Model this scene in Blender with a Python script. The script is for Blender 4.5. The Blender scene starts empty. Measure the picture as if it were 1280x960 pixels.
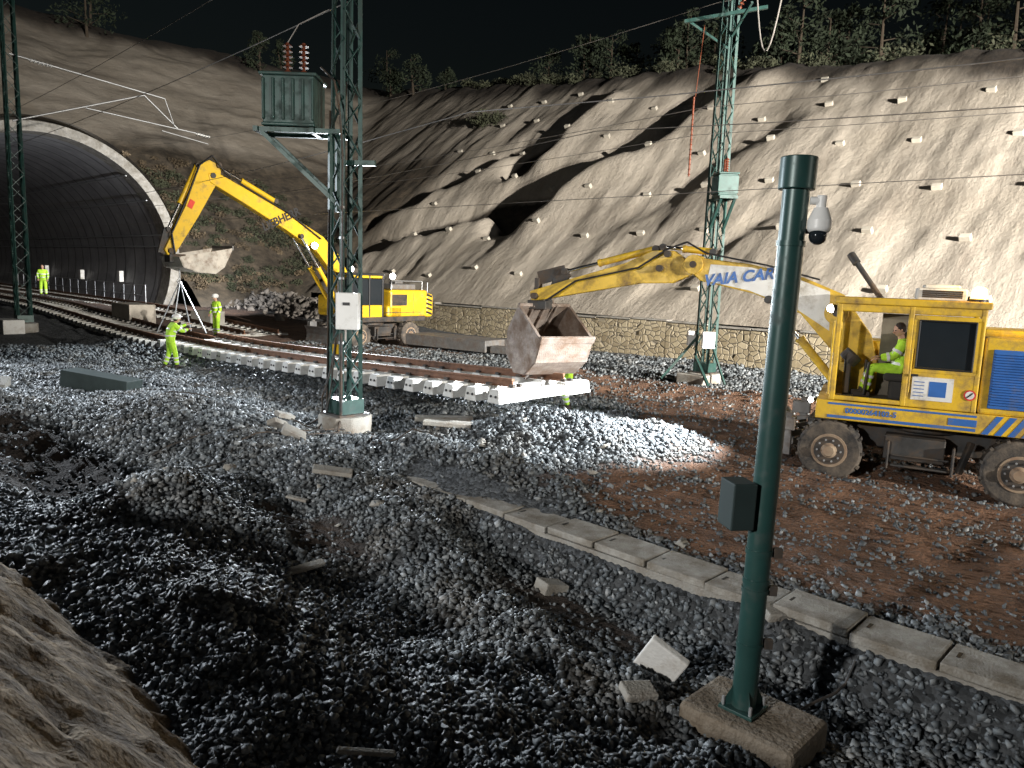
import bpy, bmesh, math, random
import numpy as np
from mathutils import Vector, Matrix, Euler
random.seed(7); rng=np.random.default_rng(7)
scene=bpy.context.scene
OX,OY=-3.5,15.6
DX,DY=.72,-.694
NX,NY=.694,.72
YAW=math.atan2(DY,DX)
def W(s,q,z=0): return Vector((OX+s*DX+q*NX, OY+s*DY+q*NY, z))
def SQ(x,y): return (x-OX)*DX+(y-OY)*DY, (x-OX)*NX+(y-OY)*NY
# ---------------- numpy noise
def hsh(ix,iy,seed):
    n=np.sin(ix*127.1+iy*311.7+seed*74.7)*43758.5453
    return n-np.floor(n)
def vn(x,y,seed=0):
    ix=np.floor(x);iy=np.floor(y);fx=x-ix;fy=y-iy
    fx=fx*fx*(3-2*fx);fy=fy*fy*(3-2*fy)
    a=hsh(ix,iy,seed);b=hsh(ix+1,iy,seed);c=hsh(ix,iy+1,seed);d=hsh(ix+1,iy+1,seed)
    return (a*(1-fx)+b*fx)*(1-fy)+(c*(1-fx)+d*fx)*fy
def fbm(x,y,o=4,seed=0):
    r=0;a=.5
    for i in range(o):
        r=r+a*(vn(x,y,seed+i)-.5);x=x*2.03+3.1;y=y*2.03+1.7;a*=.5
    return r
def sm(a,b,x):
    t=np.clip((x-a)/(b-a),0,1);return t*t*(3-2*t)
# ---------------- materials
def M(name,col,rough=.7,metal=0,var=.2,scale=3,bump=0,bscale=30,dirt=None,dirtamt=.4,dscale=2.5,emit=None,es=1,streak=None):
    m=bpy.data.materials.new(name);m.use_nodes=True
    nt=m.node_tree;N=nt.nodes;L=nt.links;b=N['Principled BSDF']
    tc=N.new('ShaderNodeTexCoord')
    vec=tc.outputs['Object']
    if streak:
        mp=N.new('ShaderNodeMapping');mp.inputs['Scale'].default_value=streak;L.new(vec,mp.inputs[0]);vec=mp.outputs[0]
    n=N.new('ShaderNodeTexNoise');n.inputs['Scale'].default_value=scale;n.inputs['Detail'].default_value=8;n.inputs['Roughness'].default_value=.65
    L.new(vec,n.inputs['Vector'])
    r=N.new('ShaderNodeValToRGB');r.color_ramp.elements[0].position=.3;r.color_ramp.elements[1].position=.7
    r.color_ramp.elements[0].color=[c*(1-var) for c in col]+[1]
    r.color_ramp.elements[1].color=[min(1,c*(1+var)) for c in col]+[1]
    L.new(n.outputs['Fac'],r.inputs[0]);out=r.outputs[0]
    if dirt:
        n2=N.new('ShaderNodeTexNoise');n2.inputs['Scale'].default_value=dscale;n2.inputs['Detail'].default_value=10;n2.inputs['Roughness'].default_value=.7
        L.new(tc.outputs['Object'],n2.inputs['Vector'])
        r2=N.new('ShaderNodeValToRGB');r2.color_ramp.elements[0].position=.62-dirtamt*.45;r2.color_ramp.elements[1].position=.8-dirtamt*.3
        L.new(n2.outputs['Fac'],r2.inputs[0])
        mx=N.new('ShaderNodeMixRGB');L.new(r2.outputs[0],mx.inputs[0]);L.new(out,mx.inputs[1]);mx.inputs[2].default_value=list(dirt)+[1];out=mx.outputs[0]
        ml=N.new('ShaderNodeMath');ml.operation='MULTIPLY_ADD';L.new(r2.outputs[0],ml.inputs[0]);ml.inputs[1].default_value=.9-rough if rough<.9 else 0;ml.inputs[2].default_value=rough;L.new(ml.outputs[0],b.inputs['Roughness'])
    else: b.inputs['Roughness'].default_value=rough
    L.new(out,b.inputs['Base Color']);b.inputs['Metallic'].default_value=metal
    if bump:
        n3=N.new('ShaderNodeTexNoise');n3.inputs['Scale'].default_value=bscale;n3.inputs['Detail'].default_value=6;L.new(tc.outputs['Object'],n3.inputs['Vector'])
        bp=N.new('ShaderNodeBump');bp.inputs['Strength'].default_value=bump;bp.inputs['Distance'].default_value=.03;L.new(n3.outputs['Fac'],bp.inputs['Height']);L.new(bp.outputs[0],b.inputs['Normal'])
    if emit:
        b.inputs['Emission Color'].default_value=list(emit)+[1];b.inputs['Emission Strength'].default_value=es
    return m
yel=M('yellow_paint',(.7,.45,.03),.4,var=.12,dirt=(.2,.13,.06),dirtamt=.36,bump=.05)
yel2=M('yellow_paint_new',(.7,.44,.02),.35,var=.08,dirt=(.22,.15,.06),dirtamt=.2)
white=M('white_paint',(.72,.72,.7),.5,var=.08,dirt=(.3,.27,.22),dirtamt=.25)
blue=M('blue_paint',(.03,.13,.42),.45,var=.15,dirt=(.12,.12,.13),dirtamt=.25)
dkmet=M('dark_metal',(.05,.05,.05),.55,.4,var=.4,dirt=(.13,.09,.06),dirtamt=.4)
greymet=M('grey_metal',(.2,.2,.2),.5,.5,var=.3,dirt=(.16,.12,.09),dirtamt=.4)
chrome=M('chrome',(.7,.7,.7),.15,1,var=.05)
rubber=M('rubber',(.035,.033,.032),.9,var=.3,dirt=(.16,.13,.1),dirtamt=.45,bump=.3)
mudrim=M('muddy_rim',(.22,.14,.09),.8,var=.3,dirt=(.35,.28,.2),dirtamt=.5)
green=M('green_steel',(.022,.062,.054),.42,.1,var=.25,scale=6,dirt=(.05,.065,.06),dirtamt=.25)
greenpole=M('green_pole_paint',(.02,.062,.057),.36,.15,var=.15,dirt=(.05,.06,.055),dirtamt=.2)
glass=M('dark_glass',(.015,.02,.025),.08,0,var=.1)
black=M('black_plastic',(.015,.015,.017),.5,var=.2)
seatm=M('seat_fabric',(.05,.048,.045),.9)
intm=M('cab_interior',(.14,.12,.09),.8,var=.3)
conc=M('concrete',(.34,.33,.3),.9,var=.25,scale=5,bump=.6,bscale=40,dirt=(.17,.14,.11),dirtamt=.4)
concw=M('sleeper_concrete',(.64,.64,.62),.85,var=.12,scale=5,bump=.3,dirt=(.35,.32,.28),dirtamt=.25)
concd=M('old_sleeper_concrete',(.42,.42,.4),.85,var=.2,scale=5,bump=.3,dirt=(.18,.16,.13),dirtamt=.45)
rail=M('rusty_rail',(.18,.085,.045),.65,.3,var=.35,scale=8,bump=.2)
bucketm=M('worn_bucket_steel',(.26,.22,.19),.6,.3,var=.3,dirt=(.15,.1,.07),dirtamt=.55,bump=.3,streak=(1,1,4))
hivis=M('hivis_fabric',(.5,.85,.05),.8,var=.18,scale=9,bump=.6,bscale=18)
refl=M('reflective_tape',(.75,.75,.75),.35)
skin=M('skin',(.5,.29,.2),.6,var=.08)
hair=M('dark_hair',(.03,.02,.015),.8)
helm=M('white_helmet',(.8,.8,.78),.35)
bootm=M('boots',(.04,.03,.025),.8)
cer=M('brown_insulator',(.14,.04,.02),.25)
pvc=M('white_pvc',(.78,.79,.78),.4,var=.04,dirt=(.4,.39,.35),dirtamt=.1)
wirem=M('wire_metal',(.3,.28,.26),.5,.4)
galv=M('galvanised_steel',(.4,.41,.42),.45,.6,var=.15)
lampm=M('lamp_glow',(1,1,1),.4,emit=(1,.98,.92),es=40)
beaconm=M('beacon_glow',(1,.6,.1),.3,emit=(1,.66,.16),es=6)
bark=M('bark',(.06,.045,.03),.9)
leaf=M('pine_leaf',(.02,.03,.014),.85,var=.5,scale=.7)
scrub=M('scrub_leaf',(.05,.055,.03),.85,var=.5,scale=.9)
dry=M('dry_scrub',(.12,.09,.055),.85,var=.4,scale=.9)
# ---------------- object builder
def newobj(name,data): 
    o=bpy.data.objects.new(name,data);scene.collection.objects.link(o);return o
class Part:
    def __init__(s,name,mat,bevel=0,smooth=False,solid=0): s.name=name;s.mat=mat;s.bevel=bevel;s.smooth=smooth;s.solid=solid;s.bm=bmesh.new()
    def box(s,c,size,rot=(0,0,0)):
        m=Matrix.Translation(c)@Euler(rot).to_matrix().to_4x4()@Matrix.Diagonal((*size,1))
        bmesh.ops.create_cube(s.bm,size=1,matrix=m);return s
    def cyl(s,a,b,r,r2=None,seg=12,caps=True):
        a=Vector(a);b=Vector(b);d=b-a
        m=Matrix.Translation((a+b)/2)@d.to_track_quat('Z','Y').to_matrix().to_4x4()
        bmesh.ops.create_cone(s.bm,cap_ends=caps,segments=seg,radius1=r,radius2=r if r2 is None else r2,depth=d.length,matrix=m);return s
    def beam(s,a,b,w,h=None):
        h=h or w;a=Vector(a);b=Vector(b);d=b-a
        m=Matrix.Translation((a+b)/2)@d.to_track_quat('Z','Y').to_matrix().to_4x4()@Matrix.Diagonal((w,h,d.length,1))
        bmesh.ops.create_cube(s.bm,size=1,matrix=m);return s
    def tube(s,pts,r,seg=8):
        for a,b in zip(pts[:-1],pts[1:]): s.cyl(a,b,r,seg=seg)
        return s
    def sph(s,c,r,sc=(1,1,1),seg=16,rot=(0,0,0)):
        m=Matrix.Translation(c)@Euler(rot).to_matrix().to_4x4()@Matrix.Diagonal((r*sc[0],r*sc[1],r*sc[2],1))
        bmesh.ops.create_uvsphere(s.bm,u_segments=seg,v_segments=max(6,seg//2),radius=1,matrix=m);return s
    def prism(s,pts,y0,y1):
        v0=[s.bm.verts.new((x,y0,z)) for x,z in pts];v1=[s.bm.verts.new((x,y1,z)) for x,z in pts]
        n=len(pts);s.bm.faces.new(v0);s.bm.faces.new(v1[::-1])
        for i in range(n): s.bm.faces.new((v0[i],v1[i],v1[(i+1)%n],v0[(i+1)%n]))
        return s
    def strip(s,pts,y0,y1):
        v0=[s.bm.verts.new((x,y0,z)) for x,z in pts];v1=[s.bm.verts.new((x,y1,z)) for x,z in pts]
        for i in range(len(pts)-1): s.bm.faces.new((v0[i],v1[i],v1[i+1],v0[i+1]))
        return s
    def poly(s,pts):
        s.bm.faces.new([s.bm.verts.new(p) for p in pts]);return s
    def frust(s,c,l,wb,wt,h,yaw=0):
        vs=[]
        R=Matrix.Rotation(yaw,3,'Z')
        for z,w in((0,wb),(h,wt)):
            for sx,sy in((-1,-1),(1,-1),(1,1),(-1,1)):
                vs.append(s.bm.verts.new(Vector(c)+R@Vector((sx*w/2,sy*(l/2-(.03 if z else 0)),z))))
        for f in((3,2,1,0),(4,5,6,7),(0,1,5,4),(1,2,6,5),(2,3,7,6),(3,0,4,7)): s.bm.faces.new([vs[i] for i in f])
        return s
class Obj:
    def __init__(s,name,loc=(0,0,0),yaw=0):
        s.e=newobj(name,None);s.e.location=loc;s.e.rotation_euler=(0,0,yaw);s.e.empty_display_size=.3;s.parts=[]
    def part(s,*a,**k):
        p=Part(*a,**k);s.parts.append(p);return p
    def text(s,name,body,c,size,mat,tilt=0,ext=.004,shear=0):
        cu=bpy.data.curves.new(name,'FONT');cu.body=body;cu.size=size;cu.extrude=ext;cu.align_x='CENTER';cu.align_y='CENTER';cu.offset=.012*size/.4;cu.shear=shear
        cu.materials.append(mat);o=newobj(name,cu);o.parent=s.e
        R=Matrix(((-1,0,0),(0,0,1),(0,1,0))).to_4x4()
        o.matrix_local=Matrix.Translation(c)@Matrix.Rotation(tilt,4,'Y')@R
        return o
    def done(s):
        for p in s.parts:
            bmesh.ops.recalc_face_normals(p.bm,faces=p.bm.faces)
            me=bpy.data.meshes.new(p.name);p.bm.to_mesh(me);p.bm.free()
            me.materials.append(p.mat)
            if p.smooth:
                for f in me.polygons:f.use_smooth=True
                me.set_sharp_from_angle(angle=math.radians(38))
            o=newobj(p.name,me);o.parent=s.e
            if p.solid:
                m=o.modifiers.new('s','SOLIDIFY');m.thickness=p.solid;m.offset=0
            if p.bevel:
                m=o.modifiers.new('b','BEVEL');m.width=p.bevel;m.segments=2;m.limit_method='ANGLE';m.angle_limit=.6
        return s.e
def npmesh(name,v,f,mat,attrs={},smooth=False):
    me=bpy.data.meshes.new(name)
    k=f.shape[1]
    me.vertices.add(len(v));me.vertices.foreach_set('co',v.astype(np.float32).ravel())
    me.loops.add(f.size);me.loops.foreach_set('vertex_index',f.astype(np.int32).ravel())
    me.polygons.add(len(f));me.polygons.foreach_set('loop_start',np.arange(0,f.size,k,dtype=np.int32))
    me.update(calc_edges=True)
    for n,a in attrs.items():
        at=me.attributes.new(n,'FLOAT','POINT');at.data.foreach_set('value',a.astype(np.float32))
    if smooth: me.polygons.foreach_set('use_smooth',np.ones(len(f),dtype=bool))
    me.materials.append(mat);me.update()
    return newobj(name,me)
# ---------------- ground
mounds=[(-6.4,15.0,.62,2.4,1.0),(-10.8,15.0,.5,2.0,1.0),(-4.6,9.7,.62,1.0,.75),(-1.5,13.0,.42,1.2,.5),(1.1,14.7,.55,1.0,.85),(2.9,15.4,.36,1.1,.65),
 (-1.2,9.4,.42,1.3,.6),(-2.6,6.4,.35,1.4,.6),(.2,11.3,.38,1.2,.5),(.1,7.0,.3,1.2,.7),(1.6,4.6,.2,1,.8),(-8.5,10.4,.35,1.3,.8),(-2.9,11.9,.42,.8,.45),(8.5,20.5,.3,3,.5),(-.2,15.2,.3,1.2,.9),(-5.2,7.4,.25,.9,.6),
 (-7.6,12.2,-.35,2.2,.6),(-2.6,9.9,-.3,1.0,.45)]
mudp=[(-7.6,12.1,2.3,.65),(-2.7,9.7,1.1,.4),(-9.5,13.2,1.5,.5),(.9,7.9,1.2,.3)]
def gsum(x,y,L_):
    r=0
    for mx,my,a,c in L_:
        dx=x-mx;dy=y-my;u=dx*DX+dy*DY;v=dx*NX+dy*NY
        r=r+np.exp(-(u*u/(2*a*a)+v*v/(2*c*c)))
    return r
def mudmask(x,y):
    return sm(.35,.65,gsum(x,y,mudp)+.5*fbm(x*1.6,y*1.6,4,88))
def gheight(x,y):
    s,q=SQ(x,y)
    z=.22*fbm(x*.35,y*.35,4,3)+.22*fbm(x*1.1,y*1.1,3,9)
    z=z+.55*sm(-16,-36,s)*sm(-20,-5,q)
    z=z+.2*sm(.9,1.8,q)*(1-sm(10,12,q))*(1-sm(-14,-6,s))
    amp=0
    for mx,my,h,a,c in mounds:
        dx=x-mx;dy=y-my;u=dx*DX+dy*DY;v=dx*NX+dy*NY
        g=np.exp(-(u*u/(2*a*a)+v*v/(2*c*c)));z=z+h*g;amp=amp+g
    z=z+.26*np.clip(amp,0,1)*fbm(x*2.3,y*2.3,3,21)
    z=z-.42*sm(-1.55,-1.9,q)*sm(-5.6,-3.6,q)*sm(4.5,7,s)*(1-sm(20,22,s))
    z=z+.05*np.sin(q*3.1+np.sin(s*.3)*1.5)*sm(6,8,s)*sm(0,1,q)*(1-sm(8,9,q))
    return z
def soilmask(x,y):
    s,q=SQ(x,y);nz=fbm(x*.9,y*.9,4,5)*3.2
    a=sm(-.8,-.3,q+nz*.15)*(1-sm(12.5,14,q+nz*.5))
    b=sm(-.8,.8,s-(6-np.maximum(0,q-4.5)*1.35)+nz)
    far=sm(4.8,6,q+nz*.3)*(1-sm(14,15,q))*sm(-4,-14,s)*.7
    return np.clip(a*b+far,0,1)
def axis(lo,hi,step,far,n):
    mid=np.arange(lo,hi,step);g=np.geomspace(step*2,far,n)
    return np.concatenate([(lo-g)[::-1],mid,mid[-1]+g])
xs=axis(-14,13,.075,500,60);ys=axis(2.5,24,.075,500,60)
X,Y=np.meshgrid(xs,ys);nx,ny=len(xs),len(ys)
Z=gheight(X,Y);soil=soilmask(X,Y);mud=mudmask(X,Y)
idx=np.arange(nx*ny).reshape(ny,nx)
F=np.stack([idx[:-1,:-1],idx[:-1,1:],idx[1:,1:],idx[1:,:-1]],-1).reshape(-1,4)
def attrmat(name):
    m=bpy.data.materials.new(name);m.use_nodes=True;return m,m.node_tree.nodes,m.node_tree.links,m.node_tree.nodes['Principled BSDF']
def tex(N,L,vec,scale,detail=8,rough=.65):
    n=N.new('ShaderNodeTexNoise');n.inputs['Scale'].default_value=scale;n.inputs['Detail'].default_value=detail;n.inputs['Roughness'].default_value=rough;L.new(vec,n.inputs['Vector']);return n.outputs['Fac']
def ramp(N,L,f,p0,c0,p1,c1,extra=()):
    r=N.new('ShaderNodeValToRGB');e=r.color_ramp.elements;e[0].position=p0;e[0].color=(*c0,1);e[1].position=p1;e[1].color=(*c1,1)
    for p,c in extra:
        k=e.new(p);k.color=(*c,1)
    L.new(f,r.inputs[0]);return r.outputs[0]
def mix(N,L,f,a,b,t='MIX'):
    m=N.new('ShaderNodeMixRGB');m.blend_type=t
    if isinstance(f,float): m.inputs[0].default_value=f
    else: L.new(f,m.inputs[0])
    for i,c in((1,a),(2,b)):
        if isinstance(c,tuple): m.inputs[i].default_value=(*c,1)
        else: L.new(c,m.inputs[i])
    return m.outputs[0]
def attr(N,n):
    a=N.new('ShaderNodeAttribute');a.attribute_name=n;return a.outputs['Fac']
m,N,L,b=attrmat('ballast_and_red_soil')
tc=N.new('ShaderNodeTexCoord').outputs['Object']
vo=N.new('ShaderNodeTexVoronoi');vo.inputs['Scale'].default_value=17;L.new(tc,vo.inputs['Vector'])
sep=N.new('ShaderNodeSeparateColor');L.new(vo.outputs['Color'],sep.inputs[0])
grav=ramp(N,L,sep.outputs[0],0,(.02,.023,.025),1,(.13,.14,.15))
grav=mix(N,L,attr(N,'mud'),grav,ramp(N,L,tex(N,L,tc,5,10,.7),.3,(.02,.015,.012),.7,(.07,.05,.038)))
soilc=ramp(N,L,tex(N,L,tc,1.7),.3,(.085,.045,.028),.7,(.34,.185,.11),[(.5,(.2,.105,.062))])
soilc=mix(N,L,ramp(N,L,tex(N,L,tc,22),.5,(0,0,0),.7,(1,1,1)),soilc,(.12,.09,.07))
col=mix(N,L,attr(N,'soil'),grav,soilc);L.new(col,b.inputs['Base Color']);b.inputs['Roughness'].default_value=.9
h1=N.new('ShaderNodeMath');h1.operation='MULTIPLY_ADD';L.new(vo.outputs['Distance'],h1.inputs[0]);h1.inputs[1].default_value=-.6;L.new(tex(N,L,tc,9,10,.75),h1.inputs[2])
bp=N.new('ShaderNodeBump');bp.inputs['Strength'].default_value=.9;bp.inputs['Distance'].default_value=.09;L.new(h1.outputs[0],bp.inputs['Height']);L.new(bp.outputs[0],b.inputs['Normal'])
npmesh('ground',np.stack([X,Y,Z],-1).reshape(-1,3),F,m,{'soil':soil.ravel(),'mud':mud.ravel()},True)
# ---------------- ballast stones
m,N,L,b=attrmat('ballast_stone')
tc=N.new('ShaderNodeTexCoord').outputs['Object']
c=ramp(N,L,attr(N,'tint'),0,(.04,.045,.05),1,(.5,.52,.53),[(.4,(.13,.148,.16)),(.75,(.27,.29,.3))])
c=mix(N,L,ramp(N,L,tex(N,L,tc,.9,4),.5,(0,0,0),.68,(.6,.6,.6)),c,(.12,.105,.085))
L.new(c,b.inputs['Base Color']);b.inputs['Roughness'].default_value=.6
stonemat=m
cube=np.array([(-1,-1,-1),(1,-1,-1),(1,1,-1),(-1,1,-1),(-1,-1,1),(1,-1,1),(1,1,1),(-1,1,1)],float)
cf=np.array([(0,2,1),(0,3,2),(4,5,6),(4,6,7),(0,1,5),(0,5,4),(1,2,6),(1,6,5),(2,3,7),(2,7,6),(3,0,4),(3,4,7)])
def stones(name,px,py,pz,size,mat,tint,flat=.7):
    n=len(px)
    v=cube[None]+rng.uniform(-.6,.6,(n,8,3))
    v=v*(rng.uniform(.45,1,(n,1,3))*np.array([1,1,flat]))*size[:,None,None]*.5
    a=rng.uniform(0,6.283,n);bb=rng.normal(0,.6,n);cc=rng.normal(0,.6,n)
    ca,sa=np.cos(a),np.sin(a)
    def rot(v,i,j,c,s):
        o=v.copy();o[:,:,i]=v[:,:,i]*c[:,None]-v[:,:,j]*s[:,None];o[:,:,j]=v[:,:,i]*s[:,None]+v[:,:,j]*c[:,None];return o
    v=rot(v,0,2,np.cos(bb),np.sin(bb));v=rot(v,1,2,np.cos(cc),np.sin(cc));v=rot(v,0,1,ca,sa)
    v=v+np.stack([px,py,pz],-1)[:,None]
    f=(cf[None]+8*np.arange(n)[:,None,None]).reshape(-1,3)
    return npmesh(name,v.reshape(-1,3),f,mat,{'tint':np.repeat(tint,8)})
NS=190000
r=4.0+30*rng.random(NS)**1.2
az=rng.uniform(-.82,.82,NS)
px=r*np.sin(az);py=r*np.cos(az)
s_,q_=SQ(px,py)
sl=np.maximum(soilmask(px,py),mudmask(px,py)*.95)
keep=(rng.random(NS)>sl*.86)&(q_>-7.3)&(q_<19.6)
keep&=~((np.abs(q_+1.3)<.33)&(s_>3.8)&(rng.random(NS)>.015))
px,py,r=px[keep],py[keep],r[keep];sl=sl[keep]
size=(.039+.0018*r)*rng.uniform(.5,1.6,len(px))*np.where(sl>.4,.75,1)
tint=np.clip(rng.beta(1.5,3.4,len(px))+.2*fbm(px,py,2,2),0,1)
stones('ballast_gravel',px,py,gheight(px,py)+size*rng.uniform(.1,.45,len(px)),size,stonemat,tint)
# ---------------- hillside
def arch(q):
    d=8.1**2-(q-4.5)**2
    return np.where(d>0,3.5+np.sqrt(np.maximum(d,0)),-5)
gul=[([(-25.5,39),(-26,36.5),(-26.8,33)],1.2,2.2),([(-15,38),(-16.5,35),(-20.5,29.5),(-22,28.5)],1.9,2.8),([(-22,30.5),(-26,28.4),(-33,25.5),(-36,24)],1.6,2.4),([(-29,35),(-38,28)],1.1,1.2),([(-8,34),(-12,27)],1.0,.35),([(-4,27),(-7,22.5)],.9,.3)]
def segd(s,q,a,b):
    ax,ay=a;bx,by=b;dx,dy=bx-ax,by-ay;t=np.clip(((s-ax)*dx+(q-ay)*dy)/(dx*dx+dy*dy),0,1)
    return np.hypot(s-ax-t*dx,q-ay-t*dy)
def hill(s,q):
    sw=s+2.2*fbm(s*.3,q*.3,5,33);qw=q+2.2*fbm(s*.35,q*.35,5,44)
    z1=1.55+.8*(q-20.3)
    z1=np.where(q<20.3,-3,z1)
    z2=.75*(-36-s)+1.2*fbm(s*.15,q*.15,3,8)
    k=3.0
    z=np.maximum(z1,z2)
    h=np.clip(.5+.5*(z1-z2)/k,0,1);zs=z2*(1-h)+z1*h+k*h*(1-h)*.5
    z=np.where((z1>0)&(z2>0),zs,z)
    crest=16+(3.5-s)*.144+1.6*fbm(s*.12,q*.05,4,12)+.8*fbm(s*.6,q*.3,3,13)
    k=1.6;h=np.clip(.5+.5*(crest-z)/k,0,1);z=crest*(1-h)+z*h-k*h*(1-h)*.5
    on=sm(20.3,23,q)+sm(-37,-41,s);on=np.clip(on,0,1)
    z=z+on*(1.1*fbm(s*.16,q*.1,4,51)+.55*fbm(s*.75,q*.16,3,61)+.22*fbm(s*1.3,q*1.1,4,71))
    gully_shade=0
    for pl,wd,dp in gul:
        d=np.minimum.reduce([segd(sw,qw,a,b) for a,b in zip(pl[:-1],pl[1:])])
        g=np.exp(-(d/wd)**2);z=z-dp*g;z=z+dp*.4*np.exp(-(segd(sw-wd*2,qw+.3,pl[0],pl[-1])/(wd*1.1))**2);gully_shade=np.maximum(gully_shade,g*min(1,dp/1.5))
    inb=(np.abs(q-4.5)<8.1)&(s<-39)
    z=np.where(inb,np.maximum(z,arch(q)+.15),z)
    return z,gully_shade
ss=np.concatenate([np.arange(-130,-70,1.5),np.arange(-70,36,.27),np.arange(36,120,2)]);qs=np.concatenate([np.arange(-80,-6,2),np.arange(-6,56,.27),np.arange(56,140,3)])
S,Q=np.meshgrid(ss,qs);HZ,gully_shade=hill(S,Q)
veg_and_dimming=np.clip(sm(-33,-38,S)*(1-sm(12,15.5,HZ+4*fbm(S*.25,Q*.25,4,4)))*sm(6,8,Q+3*fbm(S*.3,Q*.3,3,14)),0,1)
veg_and_dimming=np.maximum(veg_and_dimming,.28*sm(-35,-42,S))  # dimmer light of the frontal slope painted into its colour
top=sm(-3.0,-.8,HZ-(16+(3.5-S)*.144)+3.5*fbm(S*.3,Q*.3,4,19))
nx,ny=len(ss),len(qs);idx=np.arange(nx*ny).reshape(ny,nx)
F=np.stack([idx[:-1,:-1],idx[:-1,1:],idx[1:,1:],idx[1:,:-1]],-1)
sc_,qc_=S[:-1,:-1],Q[:-1,:-1]
hz4=np.maximum.reduce([HZ[:-1,:-1],HZ[1:,:-1],HZ[:-1,1:],HZ[1:,1:]])
ok=(hz4>-.6)&((qc_>=20.2)|(sc_<-35.5))
ok&=~((np.abs(qc_-4.5)<8.3)&(sc_>-39.4))
P=np.stack([OX+S*DX+Q*NX,OY+S*DY+Q*NY,HZ],-1).reshape(-1,3)
m,N,L,b=attrmat('shotcrete_slope')
tc=N.new('ShaderNodeTexCoord').outputs['Object']
mp=N.new('ShaderNodeMapping');mp.inputs['Rotation'].default_value=(0,0,-YAW);L.new(tc,mp.inputs[0])
mp2=N.new('ShaderNodeMapping');mp2.inputs['Scale'].default_value=(1,.22,.22);L.new(mp.outputs[0],mp2.inputs[0])
shot=ramp(N,L,tex(N,L,mp2.outputs[0],.8,12,.7),.3,(.25,.215,.175),.72,(.46,.41,.345),[(.5,(.37,.33,.275))])
shot=mix(N,L,ramp(N,L,tex(N,L,tc,.25,6),.45,(0,0,0),.65,(.55,.55,.55)),shot,(.27,.235,.185))
shot=mix(N,L,ramp(N,L,tex(N,L,tc,3.5,12,.8),.55,(0,0,0),.72,(.55,.55,.55)),shot,(.17,.145,.115))
earth=ramp(N,L,tex(N,L,tc,1.1,12,.75),.35,(.03,.024,.018),.7,(.15,.115,.08),[(.5,(.075,.06,.042))])
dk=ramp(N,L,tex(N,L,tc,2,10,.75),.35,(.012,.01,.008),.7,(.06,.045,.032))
col=mix(N,L,attr(N,'veg_and_dimming'),shot,earth);col=mix(N,L,attr(N,'top'),col,dk)
shade_fac=ramp(N,L,attr(N,'gully_shade'),.5,(0,0,0),.62,(1,1,1));col=mix(N,L,shade_fac,col,dk)  # shade of the gullies painted dark into the slope colour
L.new(col,b.inputs['Base Color']);b.inputs['Roughness'].default_value=.95
bp=N.new('ShaderNodeBump');bp.inputs['Strength'].default_value=.8;bp.inputs['Distance'].default_value=.14
hh=N.new('ShaderNodeMath');hh.operation='ADD';L.new(tex(N,L,tc,1.8,14,.78),hh.inputs[0]);L.new(tex(N,L,mp2.outputs[0],1.6,8,.6),hh.inputs[1]);L.new(hh.outputs[0],bp.inputs['Height']);L.new(bp.outputs[0],b.inputs['Normal'])
npmesh('hillside',P,F[ok],m,{'veg_and_dimming':veg_and_dimming.ravel(),'top':top.ravel(),'gully_shade':gully_shade.ravel()},True)
# nail heads
o=Obj('soil_nail_heads',(OX,OY,0),YAW);p=o.part('concrete_pads',M('pad_concrete',(.42,.39,.33),.9,var=.2),bevel=.02)
for j,q in enumerate(np.arange(22.5,44,3.1)):
    for i,s in enumerate(np.arange(-36,26,3.9)):
        s2=s+(j%2)*1.95+random.uniform(-.3,.3);q2=q+random.uniform(-.25,.25)
        z,sc=hill(np.array([s2]),np.array([q2]))
        if z[0]>16+(3.5-s2)*.144-1.6 or sc[0]>.5: continue
        p.box((s2,q2-.03,z[0]+.06),(.42,.24,.3),(math.atan(.8),0,random.uniform(-.15,.15)))
o.done()
# near embankment
qs=np.arange(-14,-6.3,.045);ss=np.arange(-12,26,.06);S,Q=np.meshgrid(ss,qs)
z=np.minimum((-6.75-Q)*1.05,1.75+.0*Q)+.28*fbm(S*.9,Q*.9,4,15)+.34*fbm(S*2.2,Q*2.2,5,17)-.8*np.maximum(0,.07-np.abs(fbm(S*1.2,Q*1.2,5,29)))+.1*fbm(S*7,Q*7,3,39)
nx,ny=len(ss),len(qs);idx=np.arange(nx*ny).reshape(ny,nx);F=np.stack([idx[:-1,:-1],idx[:-1,1:],idx[1:,1:],idx[1:,:-1]],-1).reshape(-1,4)
npmesh('embankment',np.stack([OX+S*DX+Q*NX,OY+S*DY+Q*NY,z],-1).reshape(-1,3),F,M('embankment_shotcrete',(.37,.29,.2),.95,var=.4,scale=3.5,bump=1,bscale=22,dirt=(.09,.065,.045),dirtamt=.55,dscale=5),{},True)
# retaining wall
m,N,L,b=attrmat('stone_masonry')
tc=N.new('ShaderNodeTexCoord').outputs['Object']
mp=N.new('ShaderNodeMapping');mp.inputs['Scale'].default_value=(3.2,3.2,4.2);L.new(tc,mp.inputs[0])
vo=N.new('ShaderNodeTexVoronoi');vo.inputs['Scale'].default_value=1;L.new(mp.outputs[0],vo.inputs['Vector'])
vd=N.new('ShaderNodeTexVoronoi');vd.feature='DISTANCE_TO_EDGE';vd.inputs['Scale'].default_value=1;L.new(mp.outputs[0],vd.inputs['Vector'])
sep=N.new('ShaderNodeSeparateColor');L.new(vo.outputs['Color'],sep.inputs[0])
c=ramp(N,L,sep.outputs[0],0,(.26,.21,.13),1,(.48,.41,.28),[(.5,(.37,.31,.2))])
c=mix(N,L,ramp(N,L,tex(N,L,tc,9),.4,(.0,.0,.0),.7,(.6,.6,.6)),c,(.24,.2,.14))
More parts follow.
